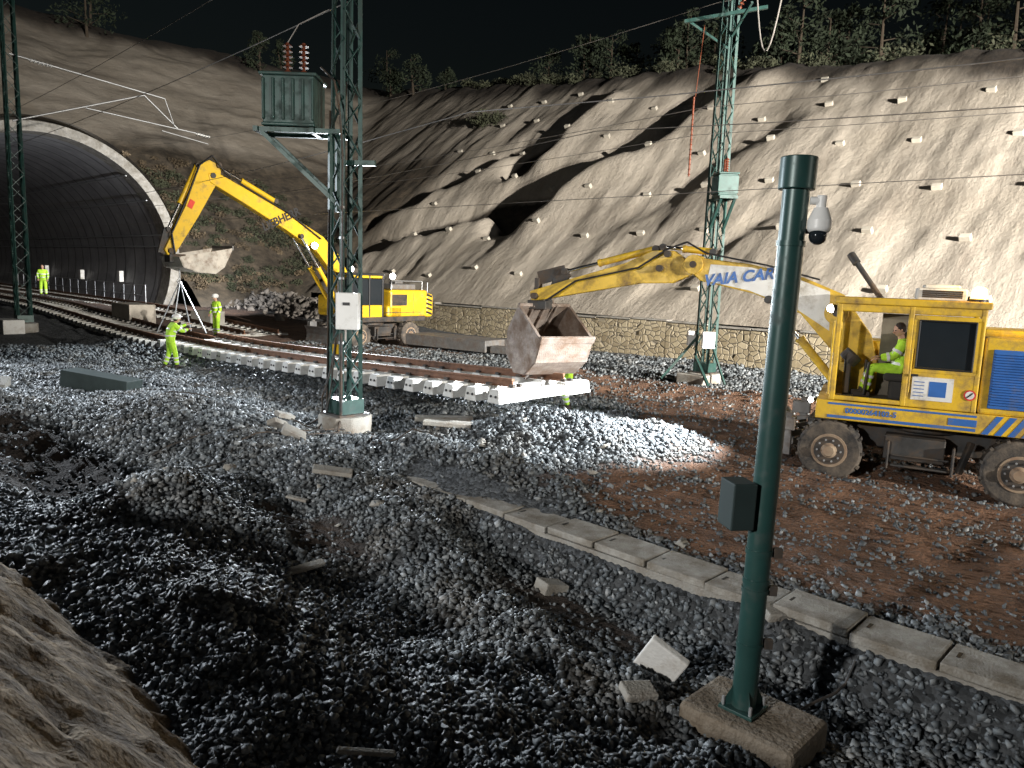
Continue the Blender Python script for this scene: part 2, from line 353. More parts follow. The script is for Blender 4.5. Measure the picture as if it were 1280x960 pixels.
e=ramp(N,L,vd.outputs['Distance'],.01,(0,0,0),.09,(1,1,1));c=mix(N,L,e,(.24,.21,.16),c)
L.new(c,b.inputs['Base Color']);b.inputs['Roughness'].default_value=.9
bp=N.new('ShaderNodeBump');bp.inputs['Strength'].default_value=.8;bp.inputs['Distance'].default_value=.05;L.new(e,bp.inputs['Height']);L.new(bp.outputs[0],b.inputs['Normal'])
o=Obj('stone_retaining_wall',(OX,OY,0),YAW)
p=o.part('masonry',m)
n=0
for s in np.arange(-27,60,2.0):
    h=1.55+.06*math.sin(s*.7)
    p.box((s+1,20.25,h/2-.3),(2.0,.5+.02*(n%2),h+.6));n+=1
p=o.part('coping',conc,bevel=.02)
for s in np.arange(-27,60,2.0): p.box((s+1,20.3,1.62+.05*math.sin(s*.7)),(1.97,.6,.07))
o.done()
# rocks near portal
n=900;s0=rng.uniform(-41,-27,n);q0=rng.normal(17.8,1.5,n);x0=OX+s0*DX+q0*NX;y0=OY+s0*DY+q0*NY
sz=rng.uniform(.12,.55,n);stones('rock_pile',x0,y0,gheight(x0,y0)+.1+rng.uniform(0,1.0,n)*np.clip(1-np.abs(q0-17.8)/3,0,1),sz,M('rock',(.2,.18,.16),.9,var=.3,scale=1.5,bump=.5,bscale=8),rng.random(n))
# ---------------- tunnel
o=Obj('tunnel_portal',(OX,OY,0),YAW)
m,N,L,b=attrmat('tunnel_lining')
tc=N.new('ShaderNodeTexCoord').outputs['Object']
wv=N.new('ShaderNodeTexWave');wv.inputs['Scale'].default_value=.16;wv.bands_direction='X';wv.inputs['Distortion'].default_value=.1;L.new(tc,wv.inputs['Vector'])
jl=ramp(N,L,wv.outputs['Fac'],.0,(0,0,0),.04,(1,1,1))
c=ramp(N,L,tex(N,L,tc,.7,10,.7),.3,(.18,.18,.19),.7,(.34,.34,.35));c=mix(N,L,jl,(.07,.07,.07),c)
L.new(c,b.inputs['Base Color']);b.inputs['Roughness'].default_value=.6
p=o.part('lining',m,smooth=True)
ang=[math.radians(a) for a in range(-28,209,4)]
def ring(s,R): return [p.bm.verts.new((s,4.5+R*math.cos(a),3.5+R*math.sin(a))) for a in ang]
prev=None
for s in np.arange(-39,-150,-3.0):
    r_=ring(s,7.3)
    if prev:
        for i in range(len(ang)-1): p.bm.faces.new((prev[i],prev[i+1],r_[i+1],r_[i]))
    prev=r_
p.bm.faces.new(prev)
p=o.part('portal_ring',M('portal_concrete',(.3,.285,.255),.85,var=.25,scale=2,bump=.3,dirt=(.15,.135,.11),dirtamt=.5),bevel=.03)
q=[[p.bm.verts.new((s,4.5+R*math.cos(a),3.5+R*math.sin(a))) for a in ang] for s,R in((-38.6,7.25),(-38.6,7.85),(-40.2,8.15),(-40.2,7.28))]
for k in range(4):
    A,B=q[k],q[(k+1)%4]
    for i in range(len(ang)-1): p.bm.faces.new((A[i],A[i+1],B[i+1],B[i]))
p=o.part('cable_conduits',galv)
for a in (8,14,33,48): 
    a=math.radians(a);p.cyl((-39.2,4.5+7.2*math.cos(a),3.5+7.2*math.sin(a)),(-110,4.5+7.2*math.cos(a),3.5+7.2*math.sin(a)),.04,seg=6)
p=o.part('handrail',galv)
for s in np.arange(-39,-75,-2.0): p.cyl((s,10.2,.4),(s,10.2,1.9),.035,seg=6)
for z in (1.2,1.9): p.cyl((-39,10.2,z),(-75,10.2,z),.03,seg=6)
p=o.part('walkway',conc); p.box((-75,10.8,.4),(72,1.6,.5))
p=o.part('cabinets',white,bevel=.02)
for s,z in((-47,2.3),(-56,2.2),(-66,2.4)): p.box((s,11.35,z),(.5,.3,.8))
o.done()
# ---------------- tracks
def railpart(p,q,zf,s0,s1,step):
    pts=list(np.arange(s0,s1,step))+[s1]
    for a,b in zip(pts[:-1],pts[1:]):
        za,zb=zf(a),zf(b)
        p.beam((a,q,za+.015),(b+.01,q,zb+.015),.14,.03);p.beam((a,q,za+.08),(b+.01,q,zb+.08),.03,.11);p.beam((a,q,za+.15),(b+.01,q,zb+.15),.075,.045)
def track(name,qc,zf,s0,s1,mat,step=3,rails=(-.83,.83),L=2.8,rs1=None,H=.23,wd=.32,sp=.62):
    o=Obj(name,(OX,OY,0),YAW)
    p=o.part('sleepers',mat,bevel=.012);f=o.part('fastenings',dkmet);h=o.part('end_sockets',black)
    for s in np.arange(s1-.15,s0,-sp):
        z=zf(s);yw=random.uniform(-.02,.02)
        for yc,l in((-L/2+.45,.9),(L/2-.45,.9)): p.frust((s,qc+yc,z-H),l,wd,wd*.72,H,yw)
        p.frust((s,qc,z-H+.005),L-1.7,.25,.2,H-.06,yw)
        for r_ in rails:
            for k in(-.11,.11): f.box((s,qc+r_+k,z+.035),(.12,.08,.05))
        for k in(-.07,.07): h.cyl((s+k,qc-L/2-.004,z-H*.5),(s+k,qc-L/2+.02,z-H*.5),.028,seg=8)
    p=o.part('rails',rail)
    for r_ in rails: railpart(p,qc+r_,zf,s0,rs1 or s1,step)
    return o.done()
zp=lambda s:.62+.46*(max(0,s+12)/14.6)**1.4
track('track_panel',3.35,zp,-15.2,2.7,concw,.9,rs1=2.45,L=3.0,H=.28,wd=.36,sp=.7)
zl=lambda s:.45+.5*float(sm(-16,-36,s))
track('railway_track',3.35,zl,-105,-15.3,concd,6)
zl2=lambda s:.3+.5*float(sm(-16,-36,s))
track('railway_track',8.0,zl2,-105,-19,concd,6)
# cable trough
o=Obj('cable_trough',(OX,OY,0),YAW)
p=o.part('lids',M('trough_lid_concrete',(.38,.37,.34),.9,var=.25,scale=4,bump=.5,bscale=50,dirt=(.17,.145,.11),dirtamt=.5),bevel=.015);w=o.part('channel_walls',conc,bevel=.01);sl_=o.part('lifting_slots',black)
s=3.2
while s<22:
    l=.78;dz=random.uniform(-.015,.015);p.box((s+l/2,-1.3+random.uniform(-.02,.02),.09+dz),(l-.025,.56,.09),(random.uniform(-.02,.02),random.uniform(-.015,.015),random.uniform(-.02,.02)))
    sl_.box((s+.1,-1.3,.136+dz),(.03,.12,.004))
    s+=l
w.box((12.7,-1.52,-.22),(19.0,.09,.52));w.box((12.7,-1.08,-.22),(19.0,.09,.52))
o.done()
# ---------------- masts
def mast(loc,H,wb,wt,extra):
    x,y=loc;zb=float(gheight(np.array([x]),np.array([y]))[0])
    o=Obj('catenary_mast',(x,y,zb),YAW)
    p=o.part('foundation',conc,bevel=.04,smooth=True);p.cyl((0,0,-.8),(0,0,.36),.56,seg=10)
    p=o.part('base_plate',dkmet);p.box((0,0,.38),(.75,.75,.04))
    st=o.part('corner_posts',green);lc=o.part('lacing',green);st.box((0,0,.55),(wb+.06,wb+.06,.3))
    z0=.4
    def c(i,z):
        w=(wb+(wt-wb)*z/H)/2;return Vector(((-1,1,1,-1)[i]*w,(-1,-1,1,1)[i]*w,z))
    for i in range(4):
        a,b_=c(i,z0),c(i,H)
        sx=(-1,1,1,-1)[i];sy=(-1,-1,1,1)[i]
        st.beam(a-Vector((sx*.035,0,0)),b_-Vector((sx*.035,0,0)),.085,.012);st.beam(a-Vector((0,sy*.035,0)),b_-Vector((0,sy*.035,0)),.012,.085)
    dz=.55;k=0;z=z0+.25
    while z+dz<=H:
        for i in range(4):
            j=(i+1)%4
            a,b_=(c(i,z),c(j,z+dz)) if k%2==0 else (c(j,z),c(i,z+dz))
            lc.beam(a,b_,.05,.014)
        z+=dz;k+=1
    extra(o);return o.done()
def insul(p,a,b,n=8,r=.09):
    a=Vector(a);b=Vector(b);p.cyl(a,b,.03,seg=8)
    for i in range(n):
        c_=a.lerp(b,(i+.5)/n);d=(b-a).normalized()*.018;p.cyl(c_-d,c_+d,r,r*.6,seg=12)
def trans(o,dx,dy,z,sc=1):
    d=Vector((dx,dy,0));pe=Vector((-dy,dx,0))
    yaw=math.atan2(dy,dx)
    fr=o.part('transformer_bracket',green)
    for k in(-.3,.3):
        fr.beam(pe*k*sc+Vector((0,0,z)),d*1.75*sc+pe*k*sc+Vector((0,0,z)),.09)
        fr.beam(pe*k*sc+d*.15+Vector((0,0,z-1.35*sc)),d*1.6*sc+pe*k*sc+Vector((0,0,z-.05)),.08)
        fr.beam(pe*k*sc+d*.25+Vector((0,0,z-1.5*sc)),pe*k*sc+d*.25+Vector((0,0,z)),.07)
    fr.beam(d*1.7*sc+pe*.4*sc+Vector((0,0,z)),d*1.7*sc-pe*.4*sc+Vector((0,0,z)),.09);fr.beam(d*.6*sc+pe*.4*sc+Vector((0,0,z)),d*.6*sc-pe*.4*sc+Vector((0,0,z)),.09)
    bx=o.part('transformer_tank',green,bevel=.02)
    c_=d*1.05*sc+Vector((0,0,z+.56*sc))
    bx.box(c_,(1.0*sc,.8*sc,.9*sc),(0,0,yaw));bx.box(c_+Vector((0,0,.47*sc)),(1.12*sc,.92*sc,.06),(0,0,yaw));bx.box(c_-Vector((0,0,.47*sc)),(1.05*sc,.85*sc,.06),(0,0,yaw))
    for k in (-.5,-.3,-.1,.1,.3,.5): bx.box(c_+d*k*sc*.96,(.05,.9*sc,.78*sc),(0,0,yaw))
    ins=o.part('bushings',cer,smooth=True)
    for k in(-.2,.12): insul(ins,c_+d*k*sc+Vector((0,0,.45*sc)),c_+d*k*sc+Vector((0,0,1.15*sc)),7,.1*sc)
    wl=o.part('bushing_leads',wirem)
    wl.tube([c_+d*.12*sc+Vector((0,0,1.15*sc)),c_+Vector((0,0,1.5*sc))-d*.1,c_+Vector((0,0,1.8*sc))-d*.7],.01,6)
def exC(o):
    trans(o,-.72,-.694,6.05,1.0)
    b_=o.part('junction_box',pvc,bevel=.02);b_.box((.42,-.22,2.55),(.46,.22,.74),(0,0,.75))
    b_=o.part('box_label',black);b_.box((.5,-.32,2.7),(.14,.005,.06),(0,0,.75))
    b_=o.part('conduit',dkmet,smooth=True);b_.tube([(.3,-.3,2.1),(.3,-.3,.4),(.5,-.5,.1)],.03);b_.tube([(-.26,-.28,.4),(-.22,-.24,6.5)],.02)
    b_.tube([(.28,-.28,2.8),(.32,-.3,5.6),(.3,-.35,6.4),(.1,-.35,7.0),(-.3,-.4,7.3)],.02)
    b_.tube([(.1,-.3,1.9),(-.1,-.32,1.2),(-.35,-.34,.7),(-.3,-.36,.3),(-.6,-.6,.05)],.018);b_.tube([(.1,-.3,2.0),(.0,-.34,1.0),(-.15,-.36,.3),(.1,-.8,.05)],.018)
    b_=o.part('clamps',galv)
    for z in(.7,1.3,1.9,3.2,4.0,4.6): b_.box((.25,-.27,z),(.1,.06,.05))
    a=o.part('cantilever_arms',green);a.beam((0,0,8.9),(.3,.9,9.0),.09);a.beam((0,0,5.5),(.5,.35,5.5),.1)
    a=o.part('warning_plate',yel2);a.box((.05,-.27,1.75),(.16,.01,.2),(0,0,.3))
mast((OX,OY),10.6,.5,.38,exC)
def exR(o):
    trans(o,.72,-.694,6.05,.72)
    b_=o.part('junction_box',pvc,bevel=.02);b_.box((.3,-.42,1.5),(.4,.22,.55),(0,0,.75));b_.box((-.42,-.2,1.5),(.35,.22,.5),(0,0,.75))
    b_=o.part('stay_legs',green)
    b_.beam((-.2,-.2,1.6),(-1.1,-.9,.1),.08);b_.beam((-.2,-.3,.9),(.8,-1.1,.1),.08);b_.beam((.25,-.2,1.5),(1.0,-.4,.1),.06)
    b_=o.part('cantilever_arms',green)
    b_.beam((-1.1,-.9,11.6),(1.1,.3,11.9),.1);b_.beam((0,0,11.0),(1.2,-.9,11.7),.07);b_.beam((0,0,10.8),(-1.0,-.7,11.6),.07)
    b_=o.part('arm_insulators',cer,smooth=True);insul(b_,(.5,-.4,11.8),(1.0,-.6,12.3),6,.08);insul(b_,(-.75,-.6,6.8),(-.75,-.6,9.3),16,.05);b_.cyl((-.7,-.6,9.3),(-.6,-.5,11.5),.012,seg=6)
    b_=o.part('cable_loop',wirem);b_.tube([(1.0+1.3*t,-.4-.9*t,12.6-2.4*math.sin(t*2.6)) for t in np.linspace(0,1.2,14)],.022,6)
    b_=o.part('foundation_block',conc,bevel=.03);b_.box((0,-.7,.1),(1.0,.5,.5))
mast((6.5,25.3),13,.5,.4,exR)
def exL(o):
    b_=o.part('cantilever_arms',galv,smooth=True)
    b_.cyl((0,0,11.6),(.3,6.2,10.9),.04);b_.cyl((0,0,8.9),(.2,5.3,10.9),.04);b_.cyl((.2,5.3,10.9),(.3,6.8,9.6),.035)
    b_.cyl((.1,2.8,9.9),(.4,8.0,9.5),.035);b_.cyl((.3,6.2,10.9),(.35,6.6,9.7),.025);b_.cyl((.35,6.0,9.4),(.4,8.2,9.1),.03)
    b_=o.part('arm_insulators',pvc,smooth=True);insul(b_,(.02,.7,11.5),(.05,1.6,11.4),6,.1);insul(b_,(.4,7.6,9.5),(.4,8.3,9.45),5,.1)
    b_=o.part('foundation_block',concw,bevel=.03);b_.box((.4,-.6,.25),(1.2,.8,.6))
mast((-21.5,32.9),15,.55,.45,exL)
# wires
o=Obj('overhead_wires',(OX,OY,0),YAW);p=o.part('catenary_wires',wirem)
def wire(q,zm,sag,s0=-100,s1=45,span=50,off=0,r=.011):
    pts=[]
    for s in np.arange(s0,s1+1,5.0):
        t=((s+off)%span)/span;pts.append((s,q,zm-sag*4*t*(1-t)))
    p.tube(pts,r,6)
wire(3.35,7.1,.9,off=0);wire(8.0,7.4,.9);wire(8.0,5.6,0,r=.009);wire(.5,8.9,.5);wire(13.5,9.0,.6);wire(13.2,8.1,.6,r=.009);wire(13.9,12.3,.8);wire(.2,10.3,.6,r=.009)
o.done()
# ---------------- foreground pole
px_,py_=2.03,5.84
o=Obj('cctv_camera_pole',(px_,py_,0),0);o.e.rotation_euler=(0,math.radians(.9),0)
p=o.part('foundation',M('rough_concrete',(.27,.23,.18),.95,var=.3,scale=5,bump=1,bscale=22,dirt=(.1,.075,.05),dirtamt=.55),bevel=.05);p.box((.08,-.02,-.36),(1.0,.72,.5),(0,0,YAW))
p=o.part('base_plate',greenpole,bevel=.005);p.box((0,0,-.09),(.3,.3,.03),(0,0,YAW));
for i in range(4):
    a=YAW+math.pi/4+i*math.pi/2;p.poly([(.09*math.cos(a),.09*math.sin(a),.12),(.09*math.cos(a),.09*math.sin(a),-.08),(.19*math.cos(a),.19*math.sin(a),-.08)])
p=o.part('anchor_bolts',galv)
for i in range(4):
    a=YAW+math.pi/4+i*math.pi/2;p.cyl((.17*math.cos(a),.17*math.sin(a),-.09),(.17*math.cos(a),.17*math.sin(a),0),.014,seg=6)
p=o.part('shaft',greenpole,smooth=True);p.cyl((0,0,-.08),(.0,0,4.34),.1,.098,seg=40)
p=o.part('cap',greenpole,smooth=True,bevel=.008);p.cyl((0,0,4.12),(0,0,4.36),.135,seg=40)
p=o.part('clamp_bands',greenpole,smooth=True);
for z in(.92,1.0,1.25,3.7,.45): p.cyl((0,0,z),(0,0,z+.04),.108,seg=32)
p=o.part('clamp_lugs',dkmet,bevel=.004)
for z,x in((.93,.13),(1.25,.14),(.47,.14)): p.box((x,-.03,z+.02),(.07,.05,.08))
p=o.part('control_box',M('dark_green_box',(.012,.026,.026),.75,var=.2),bevel=.012);p.box((-.22,-.02,1.66),(.2,.24,.38),(0,0,.2));
p=o.part('box_bracket',greenpole);p.box((-.1,0,1.6),(.1,.08,.08));p.box((-.1,0,1.76),(.1,.08,.05))
p=o.part('camera_arm',pvc,smooth=True,bevel=.004);p.cyl((.09,-.06,4.04),(.17,-.08,4.04),.03,seg=12);p.cyl((.17,-.08,4.08),(.17,-.08,3.94),.035,seg=16)
p=o.part('camera_housing',pvc,smooth=True);p.cyl((.17,-.08,3.9),(.17,-.08,3.99),.085,.05,seg=24);p.cyl((.17,-.08,3.84),(.17,-.08,3.9),.088,.088,seg=24);p.sph((.17,-.08,3.84),.086,(1,1,.6),24)
p=o.part('camera_dome',glass,smooth=True);p.sph((.16,-.1,3.78),.066,(1,1,1),24)
p=o.part('cable_bracket',dkmet,smooth=True);p.cyl((0,-.02,3.8),(.12,-.02,3.82),.02)
o.done()
# ---------------- people
def skinobj(name,verts,edges,radii,mat,parent,sub=2):
    me=bpy.data.meshes.new(name);me.from_pydata([tuple(v) for v in verts],edges,[]);o=newobj(name,me);o.parent=parent
    mo=o.modifiers.new('skin','SKIN');mo.use_smooth_shade=True
    for i,sv in enumerate(me.skin_vertices[0].data): sv.radius=radii[i] if isinstance(radii[i],tuple) else (radii[i],radii[i]);sv.use_root=(i==0)
    s=o.modifiers.new('sub','SUBSURF');s.levels=sub;s.render_levels=sub
    me.materials.append(mat);return o
def hand(name,wr,d,side,parent):
    d=Vector(d).normalized();up=Vector((0,0,1)) if abs(d.z)<.8 else Vector((1,0,0))
    sd=d.cross(up).normalized();nm=sd.cross(d).normalized();wr=Vector(wr)
    V=[wr,wr+d*.05];E=[(0,1)];R=[.026,.034]
    for k,l in((-.03,.07),(-.01,.08),(.01,.075),(.03,.06)):
        a=len(V);V+=[wr+d*.09+sd*k,wr+d*(.09+l*.5)+sd*k-nm*.012,wr+d*(.09+l*.85)+sd*k-nm*.035];E+=[(1,a),(a,a+1),(a+1,a+2)];R+=[.011,.009,.008]
    a=len(V);V+=[wr+d*.06-sd*.045*side,wr+d*.09-sd*.06*side-nm*.02];E+=[(1,a),(a,a+1)];R+=[.012,.009]
    skinobj(name,V,E,R,skin,parent,1)
def person(loc,yaw,J,helmet=True,name='railway_worker'):
    e=newobj(name,None);e.location=loc;e.rotation_euler=(0,0,yaw)
    keys=['pelvis','spine','chest','neck','shL','elL','wrL','shR','elR','wrR','hiL','knL','anL','hiR','knR','anR']
    r=dict(pelvis=(.16,.13),spine=(.155,.125),chest=(.18,.135),neck=.06,shL=.085,elL=.062,wrL=.045,shR=.085,elR=.062,wrR=.045,hiL=.11,knL=.08,anL=.065,hiR=.11,knR=.08,anR=.065)
    V=[Vector(J[k]) for k in keys];ix={k:i for i,k in enumerate(keys)}
    E=[('pelvis','spine'),('spine','chest'),('chest','neck'),('chest','shL'),('shL','elL'),('elL','wrL'),('chest','shR'),('shR','elR'),('elR','wrR'),('pelvis','hiL'),('hiL','knL'),('knL','anL'),('pelvis','hiR'),('hiR','knR'),('knR','anR')]
    skinobj('hivis_clothed_body',V,[(ix[a],ix[b]) for a,b in E],[r[k] for k in keys],hivis,e)
    o=Obj('tmp');bpy.data.objects.remove(o.e);o.e=e
    hd=Vector(J['head']);f=Vector(J.get('face',(1,0,-.1))).normalized();sd=Vector((0,0,1)).cross(f).normalized();u=f.cross(sd)
    p=o.part('head',skin,smooth=True);p.sph(hd,.1,(.95,.78,1.18),20);p.cyl(hd-u*.07,Vector(J['neck']),.052,.06);p.cyl(hd+f*.085-u*.01,hd+f*.12-u*.025,.012,.018);
    for k in(-1,1): p.sph(hd+sd*.08*k,.026,(.5,.4,1))
    p=o.part('eyes',black)
    for k in(-1,1): p.sph(hd+f*.085+sd*.032*k+u*.012,.011)
    p=o.part('mouth',M('lips',(.35,.12,.1)));p.sph(hd+f*.082-u*.055,.02,(.5,1,.25))
    p=o.part('hair',hair,smooth=True);p.sph(hd-f*.022+u*.022,.104,(.95,.84,1.1),16)
    if helmet:
        p=o.part('safety_helmet',helm,smooth=True);p.sph(hd+u*.065-f*.005,.13,(1.1,.92,.82),20);p.cyl(hd+u*.05+f*.03,hd+u*.062+f*.03,.145,.14,seg=24)
    p=o.part('boots',bootm,bevel=.02)
    for k in'LR':
        a=Vector(J['an'+k]);p.box(a+Vector((.05,0,-.05)),(.28,.1,.09));p.cyl(a+Vector((0,0,-.06)),a+Vector((0,0,.06)),.06,seg=10)
    p=o.part('reflective_bands',refl,smooth=True)
    def band(a,b,t,r,w=.05):
        a=Vector(a);b=Vector(b);c=a.lerp(b,t);d=(b-a).normalized()*w/2;p.cyl(c-d,c+d,r,seg=16)
    for k in'LR':
        band(J['kn'+k],J['an'+k],.35,.083);band(J['kn'+k],J['an'+k],.65,.078);band(J['el'+k],J['wr'+k],.4,.063);band(J['sh'+k],J['el'+k],.6,.078)
    band(J['pelvis'],J['spine'],.6,.162,.05);band(J['spine'],J['chest'],.5,.17,.05)
    o.done()
    for k,s_ in(('L',1),('R',-1)):
        hand('hand_'+k.lower(),J['wr'+k],Vector(J['wr'+k])-Vector(J['el'+k]),s_,e)
    return e
stand=dict(pelvis=(0,0,.97),spine=(0,0,1.15),chest=(.01,0,1.38),neck=(.02,0,1.53),head=(.04,0,1.68),shL=(0,.19,1.45),elL=(-.02,.27,1.17),wrL=(.14,.24,.97),shR=(0,-.19,1.45),elR=(.02,-.27,1.17),wrR=(.18,-.2,1.0),hiL=(0,.1,.92),knL=(.03,.12,.5),anL=(0,.13,.1),hiR=(0,-.1,.92),knR=(.03,-.12,.5),anR=(-.02,-.13,.1))
bend=dict(stand);bend.update(pelvis=(-.12,0,.93),spine=(0,0,1.1),chest=(.2,0,1.27),neck=(.33,0,1.37),head=(.45,0,1.45),face=(1,0,-.8),shL=(.22,.19,1.31),elL=(.42,.2,1.12),wrL=(.62,.12,1.2),shR=(.22,-.19,1.31),elR=(.4,-.2,1.05),wrR=(.58,-.1,.95),hiL=(-.12,.1,.88),knL=(.05,.13,.5),anL=(-.05,.14,.1),hiR=(-.12,-.1,.88),knR=(-.02,-.14,.48),anR=(-.25,-.14,.1))
reach=dict(stand);reach.update(chest=(.1,0,1.35),neck=(.15,0,1.49),head=(.22,0,1.62),face=(1,0,.1),shL=(.1,.19,1.42),elL=(.34,.22,1.32),wrL=(.57,.15,1.42),shR=(.1,-.19,1.42),elR=(.3,-.2,1.22),wrR=(.54,-.08,1.28),anL=(-.15,.16,.1),knL=(.0,.13,.5),anR=(.14,-.15,.1),knR=(.1,-.13,.5))
def gz(x,y): return float(gheight(np.array([x]),np.array([y]))[0])
person((-11.1,24.2,gz(-11.1,24.2)+.03),.75,reach)
person((-12.6,31.8,gz(-12.6,31.8)+.15),-2.2,stand)
person((-27.2,43.5,gz(-27.2,43.5)+.55),-1.2,stand,False)
person((1.35,19.3,gz(1.35,19.3)+.02),-2.6,bend)
# ---------------- excavators
def wheel(o,x,y,r=.55,w=.42):
    t=o.part('tyre',rubber,smooth=True,bevel=.05);sg=1 if y>0 else -1
    t.cyl((x,y-w/2,r),(x,y+w/2,r),r,seg=36)
    tr=o.part('tyre_lugs',rubber)
    for i in range(26):
        a=i*2*math.pi/26
        tr.box((x+(r+.005)*math.cos(a),y+(.1 if i%2 else -.1),r+(r+.005)*math.sin(a)),(.05,w*.5,.05),(0,-a+math.pi/2,0))
    rm=o.part('rim',mudrim,smooth=True,bevel=.01);ys_=y+sg*w/2
    rm.cyl((x,ys_,r),(x,ys_+sg*.012,r),r*.56,seg=28)
    rm.cyl((x,ys_,r),(x,ys_+sg*.05,r),r*.3,.1,seg=20)
    d=o.part('rim_recess',dkmet,smooth=True);d.cyl((x,ys_+sg*.01,r),(x,ys_+sg*.02,r),r*.47,seg=28)
    c=o.part('hub',mudrim,smooth=True);c.cyl((x,ys_,r),(x,ys_+sg*.1,r),.13,.09,seg=16)
    bo=o.part('wheel_nuts',galv)
    for i in range(10):
        a=i*.628;bo.cyl((x+.2*math.cos(a),ys_,r+.2*math.sin(a)),(x+.2*math.cos(a),ys_+sg*.045,r+.2*math.sin(a)),.018,seg=6)
def under(o,sw=0):
    for x in(1.45,-1.45):
        for y in(1.04,-1.04): wheel(o,x,y)
    p=o.part('chassis',dkmet,bevel=.03);p.box((0,0,.78),(3.9,.9,.42));p.box((1.45,0,.55),(.3,1.8,.28));p.box((-1.45,0,.55),(.3,1.8,.28));p.cyl((0,0,.95),(0,0,1.16),.7,seg=28)
    p=o.part('steps_and_toolbox',dkmet,bevel=.02);p.box((.1,.9,.72),(.95,.42,.42));p.box((0,1.15,.42),(.9,.12,.04));p.box((0,1.15,.6),(.9,.05,.04));p.box((0,-.95,.68),(1.3,.42,.5));p.box((.5,1.15,.6),(.04,.16,.5));p.box((-.5,1.15,.6),(.04,.16,.5));p.beam((-.75,1.0,.95),(-.6,1.1,.4),.1)
    p=o.part('dozer_blade',greymet,bevel=.01)
    pts=[(2.45,.2),(2.38,.35),(2.36,.55),(2.42,.75),(2.52,.9),(2.56,.9),(2.47,.75),(2.42,.55),(2.44,.36),(2.52,.2)];p.prism(pts,-1.25,1.25)
    for y in(-.5,.5): p.beam((1.7,y,.6),(2.4,y,.45),.12);p.beam((1.8,y,.9),(2.4,y,.75),.08)
    for y in(-1.1,1.1): p.beam((2.2,y,.35),(2.2,y,1.15),.14);p.box((2.25,y,.95),(.35,.22,.25))
    p=o.part('outrigger',greymet,bevel=.01)
    for y in(1.15,-1.15): p.beam((-2.0,y*.5,.8),(-2.3,y,.4),.16);p.box((-2.35,y,.25),(.4,.35,.06))
def rig(name,loc,yaw_u,yaw_s):
    o=Obj(name,loc,yaw_s)
    u=Obj('undercarriage',(0,0,0),yaw_u-yaw_s);u.e.parent=o.e;under(u);u.done();return o
def louvres(p,x0,x1,z0,z1,y,n):
    for i in range(n):
        z=z0+(z1-z0)*(i+.5)/n;p.box(((x0+x1)/2,y,z),(x1-x0,.03,(z1-z0)/n*.55),(.5,0,0))
def hyd(o,name,a,b,t=.55,r=.075):
    a=Vector(a);b=Vector(b);c=a.lerp(b,t)
    p=o.part(name+'_barrel',o.ym,smooth=True);p.cyl(a,c,r,seg=16);p.cyl(c-(b-a).normalized()*.06,c,r*1.15,seg=16)
    p=o.part(name+'_rod',chrome,smooth=True);p.cyl(c,b,r*.5,seg=12);p=o.part(name+'_eye',dkmet,smooth=True);p.cyl(b-Vector((0,.1,0)),b+Vector((0,.1,0)),r,seg=12);p.cyl(a-Vector((0,.1,0)),a+Vector((0,.1,0)),r,seg=12)
def lamp(o,c,r=.1,out=(0,1,0)):
    # round floodlight: housing with glowing lens facing 'out'
    c=Vector(c);d=Vector(out).normalized()
    h=o.part('lamp_housing',black,smooth=True);h.cyl(c-d*.1,c,r*.7,r*1.08,seg=20)
    l=o.part('lamp_lens',lampm,smooth=True);l.cyl(c,c+d*.015,r,seg=20);l.sph(c+d*.01,r,(.9,.9,.9))
# right machine
RY=math.radians(155)
o=rig('wheeled_excavator',(7.67,13.8,gz(6.5,13.2)-.02),math.radians(152),RY);o.ym=yel
p=o.part('deck_skirt',yel,bevel=.015);p.box((-.5,0,1.31),(4.6,2.5,.34))
p=o.part('blue_stripes',blue)
p.box((.45,1.254,1.43),(2.3,.006,.035));p.box((.45,1.254,1.2),(2.3,.006,.05))
for i in range(11): 
    x=-.78-.19*i;p.poly([(x,1.256,1.15),(x-.1,1.256,1.15),(x-.3,1.256,1.47),(x-.2,1.256,1.47)])
o.text('unit_number_lettering','00000264102-5',(.9,1.256,1.32),.13,blue)
p=o.part('maker_plate',blue,bevel=.004);p.box((-.5,1.254,1.31),(.42,.006,.12))
cb=o.part('cab_frame',yel,bevel=.02)
x0,x1,y0,y1,z0,z1=-.68,1.6,.3,1.25,1.49,3.25
for x in(x0+.05,.42,x1-.05): cb.box((x,y1-.04,(z0+z1)/2),(.09,.08,z1-z0))
for x in(x0+.05,x1-.05): cb.box((x,y0+.04,(z0+z1)/2),(.08,.08,z1-z0))
cb.box(((x0+x1)/2,(y0+y1)/2,z1+.02),(x1-x0+.1,y1-y0+.06,.12));cb.box(((x0+x1)/2,y1-.04,z1-.1),(x1-x0,.07,.14))
cb.box(((x0+.42)/2,y1-.035,1.8),(1.05,.06,.62));cb.box((1.0,y1-.04,1.54),(1.1,.07,.08));cb.box((x0+.02,(y0+y1)/2,1.85),(.04,.9,.75));cb.box((x1-.02,(y0+y1)/2,1.75),(.05,.9,.5))
cb.box((.5,y0+.02,1.8),(2.2,.04,.6))
cb.box((-.13,y1-.03,3.02),(1.02,.06,.1));cb.box((-.13,y1-.03,2.14),(1.02,.06,.1));cb.box((.34,y1-.03,2.58),(.1,.06,.9));cb.box((-.6,y1-.03,2.58),(.12,.06,.9))
g=o.part('cab_glass',glass,bevel=.03);g.box((-.13,y1-.03,2.58),(.84,.03,.8))
g=o.part('window_seal',black,bevel=.02)
for a in((-.13,2.985,.86,.03),(-.13,2.175,.86,.03),(.285,2.58,.03,.82),(-.545,2.58,.03,.82)): g.box((a[0],y1+.002,a[1]),(a[2],.03,a[3]))
